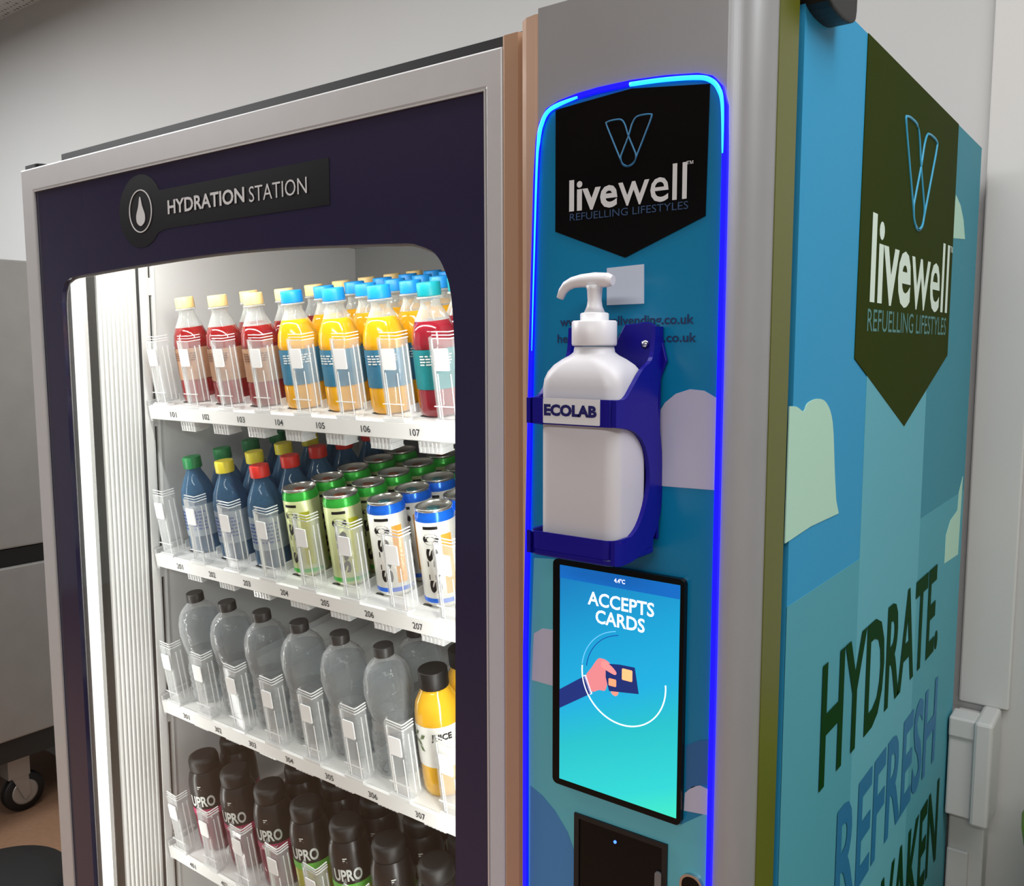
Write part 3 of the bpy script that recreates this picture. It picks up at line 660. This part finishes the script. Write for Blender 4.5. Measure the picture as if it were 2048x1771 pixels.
# (prototype, shelf, column, rows, spacing, yl of first, adjective phrase, group)
PLAN = [
 (pR, 1, 0, 1, .059, 'red drink bottle with peach cap'), (pR, 1, 1, 2, .059, 'red drink bottle with peach cap'), (pR, 1, 2, 7, .059, 'red drink bottle with peach cap'),
 (pO, 1, 3, 6, .061, 'orange drink bottle with blue cap'), (pO, 1, 4, 6, .061, 'orange drink bottle with blue cap'), (pO, 1, 5, 6, .061, 'orange drink bottle with blue cap'),
 (pB, 1, 6, 4, .061, 'dark red drink bottle with teal cap'),
 (pG, 2, 0, 4, .058, 'blue water bottle with green cap'), (pY, 2, 1, 5, .058, 'blue water bottle with yellow cap'), (pK, 2, 2, 5, .058, 'blue water bottle with red cap'),
 (pC, 2, 3, 5, .054, 'slim pale can with green top band'), (pC, 2, 4, 7, .054, 'slim pale can with green top band'), (pD, 2, 5, 3, .054, 'slim white can with blue top band'), (pD, 2, 6, 4, .054, 'slim white can with blue top band'),
 (pW, 3, 0, 1, .066, 'clear ribbed water bottle'), (pW, 3, 1, 1, .066, 'clear ribbed water bottle'), (pW, 3, 2, 1, .066, 'clear ribbed water bottle'), (pW, 3, 3, 1, .066, 'clear ribbed water bottle'), (pW, 3, 4, 1, .066, 'clear ribbed water bottle'), (pW, 3, 5, 2, .066, 'clear ribbed water bottle'),
 (pJ, 3, 6, 2, .063, 'orange juice bottle with black cap'),
 (pP, 4, 0, 2, .062, 'black-topped bottle with pink band'), (pP, 4, 1, 1, .062, 'black-topped bottle with pink band'), (pP, 4, 2, 2, .062, 'black-topped bottle with pink band'),
 (pQ, 4, 3, 3, .062, 'black-topped bottle with green band'), (pQ, 4, 4, 2, .062, 'black-topped bottle with green band'), (pQ, 4, 5, 3, .062, 'black-topped bottle with green band'), (pQ, 4, 6, 3, .062, 'black-topped bottle with green band')]
extra = [(pC, 2, 5, 3, 4, .054, 'slim pale can with green top band'), (pC, 2, 6, 4, 3, .054, 'slim pale can with green top band')]
used = set()
LCOL = ['leftmost', 'second-left', 'third-left', 'middle', 'third-right', 'second-right', 'rightmost']
def place(pr, sh, col, row, sp, desc):
    if pr.name in used: o = copy_tree(pr)
    else: o = pr; used.add(pr.name)
    z = SHELF[sh-1][0]
    yl = .053+row*sp
    jx = random.uniform(-.0015, .0015) if row else 0
    o.matrix_world = frame(z) @ Matrix.Translation((XC+P0*col+jx, yl, .0003)) @ Matrix.Rotation(random.uniform(-.25, .25)+.15, 4, 'Z')
    is_can = 'can' in desc
    pos = ('front one' if row == 0 else ORD[row]+' back')
    o['label'] = '%s, %s in %s column, %s shelf' % (desc, pos, LCOL[col], nice[sh])
    o['category'] = 'can' if is_can else 'bottle'
    o['group'] = '%ss on the %s shelf' % (desc.split(' with')[0], nice[sh])
for pr, sh, col, rows, sp, desc in PLAN:
    for k in range(rows): place(pr, sh, col, k, sp, desc)
for pr, sh, col, r0_, rows, sp, desc in extra:
    for k in range(rows): place(pr, sh, col, r0_+k, sp, desc)

# ------------------------------------------------------------ sanitiser holder and pump bottle
BX, BY = 1.083, -.0735
blue = mat('holder_blue', (15, 5, 128), .34, spec=.3)
XS = 1.1205; XL = 1.0465
hd = thing('bottle_holder', 'deep blue plastic wall holder around the sanitiser bottle', 'holder', (BX, -.031, 1.4))
def hl(nm, mb, m=blue, bev=0, par=None):
    mb.v = [(x-BX, y+.031, z-1.4) for x, y, z in mb.v]
    return mb.build(nm, m, par or hd, bev)
outer = spline([(-.033, 1.572), (-.033, 1.545), (-.040, 1.515), (-.036, 1.490), (-.0315, 1.465), (-.032, 1.425), (-.046, 1.402), (-.07, 1.392), (-.095, 1.390), (-.1060, 1.392)], k=5)
inner = [(-.1060, 1.4105)]+spline([(-.100, 1.4065), (-.086, 1.4085), (-.069, 1.4170), (-.056, 1.436), (-.0525, 1.456), (-.060, 1.478), (-.078, 1.4915), (-.1060, 1.4965)], k=5)
topc = spline([(-.1060, 1.5165), (-.092, 1.5175), (-.080, 1.5270), (-.066, 1.5385), (-.050, 1.5480), (-.046, 1.572)], k=5)
for nm, x in (('side_arm', XS), ('side_arm', XL-.004)):
    hl(nm, MB().prism(outer+inner+topc, 'x', x-.0018, x+.0018), blue)
fb = hl('front_band', MB().prism([(XL-.004, -.089), (XL-.004, -.1015), (XL, -.1060), (XS-.004, -.1060), (XS+.0013, -.1015), (XS+.0013, -.089), (XS, -.089), (XS, -.1005), (XS-.0045, -.1042), (XL+.001, -.1042), (XL-.0015, -.1005), (XL-.0015, -.089)], 'z', 1.4962, 1.5168, smooth=False), blue)
hl('bottom_tray', MB().prism(rrect(XL-.0055, -.1052, XS+.0013, -.036, .010), 'z', 1.3905, 1.3960), blue, .0015)
hl('tray_rim', MB().prism(rrect(XL-.0055, -.1052, XS+.0013, -.036, .010), 'z', 1.396, 1.4105, [rrect(XL-.003, -.1065, XS-.0008, -.038, .008)]), blue)
hl('back_plate', MB().prism([(XL, 1.40), (XS, 1.40), (XS, 1.53)] + [(XS+.006, 1.545)] + oval(1.1065, 1.560, .016, .016, 10, 0, 120) + [(1.088, 1.574), (1.080, 1.56), (XL, 1.53)], 'y', -.035, -.0318), blue, .0008)
scw = MB().lathe([(.0035, 0), (.0035, .0012), (.001, .002)], 14); scw.v = [(x+1.1075, -.0352-z, y+1.558) for x, y, z in scw.v]
hl('screw', scw, chrome)
hl('name_label', MB().prism(rrect(1.0570, 1.4972, 1.1085, 1.5168, .0008), 'y', -.1066, -.1056), mat('label_white', (214, 214, 216), .4), 0)
lab = [o for o in hd.children if o.name.startswith('name_label')][0]
tx = text('lettering', 'ECOLAB', lambda u, v: (1.0580+.0480*u-BX, -.1069+.031, 1.5030+.0092*v-1.4), mat('ecolab_navy', (14, 10, 90), .4), lab, .055)
bt = thing('sanitiser_bottle', 'white pump bottle of hand sanitiser held in the blue wall holder', 'bottle', (BX, BY, 1.3965))
sb = mat('sanitiser_white', (205, 203, 206), .4, noise=.02)
sb.node_tree.nodes['Principled BSDF'].inputs['Subsurface Weight'].default_value = .15
sb.node_tree.nodes['Principled BSDF'].inputs['Subsurface Radius'].default_value = (.01, .01, .01)
bm_ = MB(); rings = []
def sect(wx, wy, r): return rrect(-wx, -wy, wx, wy, min(r, wx*.99, wy*.99), 6)
prof = [(.0325, .0235, .012, 0), (.0350, .0262, .012, .003), (.0358, .0272, .012, .008), (.0358, .0272, .012, .128), (.0354, .0268, .013, .1345), (.0340, .0255, .015, .1400), (.0305, .0235, .017, .1455), (.0250, .0205, .0180, .1500), (.0195, .0178, .0172, .1530), (.0162, .0160, .0155, .1555), (.0155, .0155, .0152, .160)]
m = len(sect(1, 1, .1)); vs = []
for wx, wy, r, z in prof: vs += [(x, y, z) for x, y in sect(wx, wy, r)]
fs = [(j*m+i, j*m+(i+1) % m, (j+1)*m+(i+1) % m, (j+1)*m+i) for j in range(len(prof)-1) for i in range(m)]
bm_.add(vs, fs, True); bm_.f.append(tuple(reversed(range(m)))); bm_.sm.append(False); bm_.f.append(tuple((len(prof)-1)*m+i for i in range(m))); bm_.sm.append(False)
bm_.build('bottle_body', sb, bt)
pw = mat('pump_white', (222, 220, 222), .35)
MB().lathe([(.0172, .1605), (.0178, .162), (.0178, .1790), (.0168, .1800), (.0112, .1802), (.0112, .1855), (.0100, .1862)], 32).build('collar', pw, bt)
MB().lathe([(.0085, .186), (.0062, .191), (.0055, .196), (.0060, .204), (.0072, .2075)], 24).build('pump_stem', pw, bt)
MB().tube([(.0165, 0, .2105), (.012, 0, .2110), (0, 0, .2115), (-.012, 0, .2115), (-.020, 0, .2105), (-.0262, 0, .2080), (-.0300, 0, .2040), (-.0325, 0, .1985)], [.0038, .0055, .0060, .0052, .0046, .0042, .0036, .0030], 16).build('pump_head', pw, bt)
for o in bpy.data.objects:
    if o.type == 'MESH' and not o.data.materials: o.data.materials.append(white)
